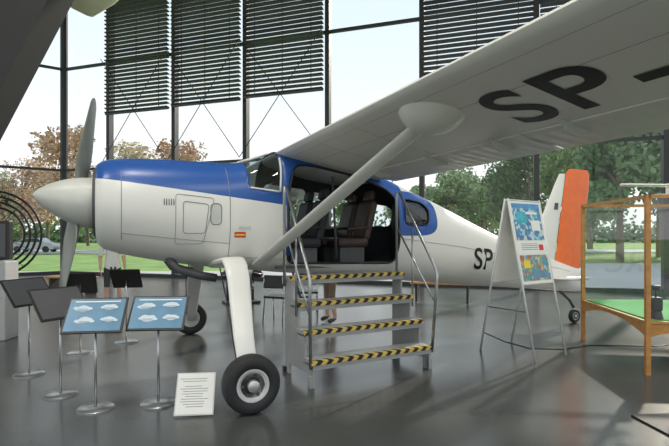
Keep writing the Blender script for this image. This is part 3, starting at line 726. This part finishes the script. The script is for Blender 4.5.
# ---------------------------------------------------------------- VISITORS
def skin(nm,verts,edges,rad,m,parent,sub=2):
    me=D.meshes.new(nm); me.from_pydata(verts,edges,[]); o=D.objects.new(nm,me); COL.objects.link(o)
    k=o.modifiers.new('Skin','SKIN'); k.use_smooth_shade=True
    for i,r in enumerate(rad): me.skin_vertices[0].data[i].radius=r if isinstance(r,tuple) else (r,r)
    me.skin_vertices[0].data[0].use_root=True
    s=o.modifiers.new('Sub','SUBSURF'); s.levels=sub; s.render_levels=sub
    bake(o); o.parent=parent
    o.data.materials.clear()
    for a in (m if isinstance(m,list) else [m]): o.data.materials.append(a)
    for p in o.data.polygons: p.use_smooth=True
    return o
def visitor(x,y,rz,shirt,shorts,hem=.92,leg=.50):
    e=empty('visitor',(x,y,0),rz)
    v=[(0,0,.95),(0,0,1.12),(0,.01,1.30),(0,.01,1.42),(0,0,1.50),(0,-.01,1.56),
       (-.10,0,.88),(-.11,-.01,.50),(-.12,.02,.10),(-.12,-.13,.045),
       (.10,0,.88),(.13,-.03,.50),(.15,.02,.10),(.16,-.13,.045),
       (-.19,.01,1.40),(-.23,.03,1.12),(-.24,-.06,.88),(.19,.01,1.40),(.23,.03,1.12),(.24,-.06,.88)]
    ed=[(0,1),(1,2),(2,3),(3,4),(4,5),(0,6),(6,7),(7,8),(8,9),(0,10),(10,11),(11,12),(12,13),(3,14),(14,15),(15,16),(3,17),(17,18),(18,19)]
    ra=[(.15,.11),(.14,.10),(.16,.11),(.13,.09),.055,.05,.09,.058,.04,.04,.09,.058,.04,.04,.058,.042,.028,.058,.042,.028]
    o=skin('body',v,ed,ra,[M_skin,shirt,shorts,M_shoe],e)
    for p in o.data.polygons:
        c=p.center
        if c.z<.11: k=3
        elif c.z<leg: k=0
        elif c.z<hem and abs(c.x)<.215: k=2
        elif c.z<1.49 and not(abs(c.x)>.19 and c.z<1.16): k=1
        else: k=0
        p.material_index=k
    V=[];F=[]
    for i in range(17):
        ph=math.pi*i/16
        for k in range(24):
            t=2*math.pi*k/24; x0=math.sin(ph)*math.cos(t); y0=math.sin(ph)*math.sin(t); z0=math.cos(ph)
            wj=1 if z0>-.1 else 1-.35*(-z0-.1)
            V.append((x0*.075*wj,y0*.095*wj-(.012 if z0<-.3 else 0),1.635+z0*.118))
    for i in range(16):
        for k in range(24): F.append((i*24+k,i*24+(k+1)%24,(i+1)*24+(k+1)%24,(i+1)*24+k))
    mk('head',V,F,M_skin,e,True)
    V2=[(a*1.08,b*1.07+.008,1.635+(c-1.635)*1.07) for a,b,c in V]
    mk('hair',V2,[f for f in F if (lambda c:c[2]>1.69 or (c[1]>.01 and c[2]>1.58))([sum(V2[q][a] for q in f)/4 for a in range(3)])],M_hair,e,True)
    skin('nose',[(0,-.09,1.655),(0,-.108,1.625),(0,-.098,1.612)],[(0,1),(1,2)],[.008,.013,.012],M_skin,e,1)
    for sx in(-1,1):
        lathe('eye_%d'%(sx+1),[(0,.001),(.004,.010),(.010,.010),(.013,.001)],(sx*.03,-.078,1.64),(0,-1,0),M_paper,e,10)
        lathe('iris_%d'%(sx+1),[(0,.005),(.002,.004)],(sx*.03,-.0905,1.64),(0,-1,0),M_black,e,8)
        skin('ear_%d'%(sx+1),[(sx*.074,.005,1.655),(sx*.082,.012,1.64),(sx*.076,.008,1.61)],[(0,1),(1,2)],[.010,.013,.008],M_skin,e,1)
        X=sx*.24; skin('palm_%d'%(sx+1),[(X,-.06,.88),(X,-.075,.83),(X,-.082,.80)],[(0,1),(1,2)],[(.018,.026),(.014,.036),(.013,.038)],M_skin,e,1)
        for j in range(4):
            yy=-.112+.02*j; l=(.07,.08,.074,.058)[j]
            skin('finger_%d_%d'%(sx+1,j),[(X,yy,.81),(X-sx*.004,yy,.81-l*.45),(X-sx*.014,yy,.81-l*.75),(X-sx*.026,yy,.81-l)],[(0,1),(1,2),(2,3)],[.009,.0085,.008,.007],M_skin,e,1)
        skin('thumb_%d'%(sx+1),[(X,-.085,.845),(X-sx*.01,-.115,.82),(X-sx*.014,-.125,.79)],[(0,1),(1,2)],[.011,.010,.008],M_skin,e,1)
    skin('mouth',[(-.02,-.088,1.583),(0,-.094,1.583),(.02,-.088,1.583)],[(0,1),(1,2)],[.004,.005,.004],M_red,e,1)
visitor(-4.72,10.2,math.radians(35),M_shirt,M_short,.90)
visitor(-.08,8.75,math.radians(-60),M_shirt2,M_short2,.95,.42)

# ---------------------------------------------------------------- LIGHT / WORLD / CAMERA
w=D.worlds.new('sky'); S.world=w; w.use_nodes=True; nt=w.node_tree; bg=nt.nodes['Background']
tc=nt.nodes.new('ShaderNodeTexCoord'); sp=nt.nodes.new('ShaderNodeSeparateXYZ'); nt.links.new(tc.outputs['Generated'],sp.inputs[0])
r=nt.nodes.new('ShaderNodeValToRGB'); r.color_ramp.elements[0].position=0; r.color_ramp.elements[0].color=(.93,.93,.91,1); r.color_ramp.elements[1].position=.9; r.color_ramp.elements[1].color=(.50,.64,.85,1)
x=r.color_ramp.elements.new(.4); x.color=(.66,.76,.83,1)
nt.links.new(sp.outputs[2],r.inputs[0]); nt.links.new(r.outputs[0],bg.inputs[0]); bg.inputs[1].default_value=1.35
sl=D.lights.new('sun','SUN'); sl.energy=4.2; sl.angle=math.radians(1.2); sl.color=(1,.91,.78); so=D.objects.new('sun',sl); COL.objects.link(so)
dirv=Vector((-.62,-.72,-.50)); so.rotation_euler=dirv.to_track_quat('-Z','Y').to_euler()
cam=D.cameras.new('camera'); co=D.objects.new('camera',cam); COL.objects.link(co); co.location=(0,0,1.6); co.rotation_euler=(math.pi/2,0,0)
cam.sensor_width=36; cam.lens=36*480/669; cam.shift_y=12/669; cam.clip_end=1000; S.camera=co
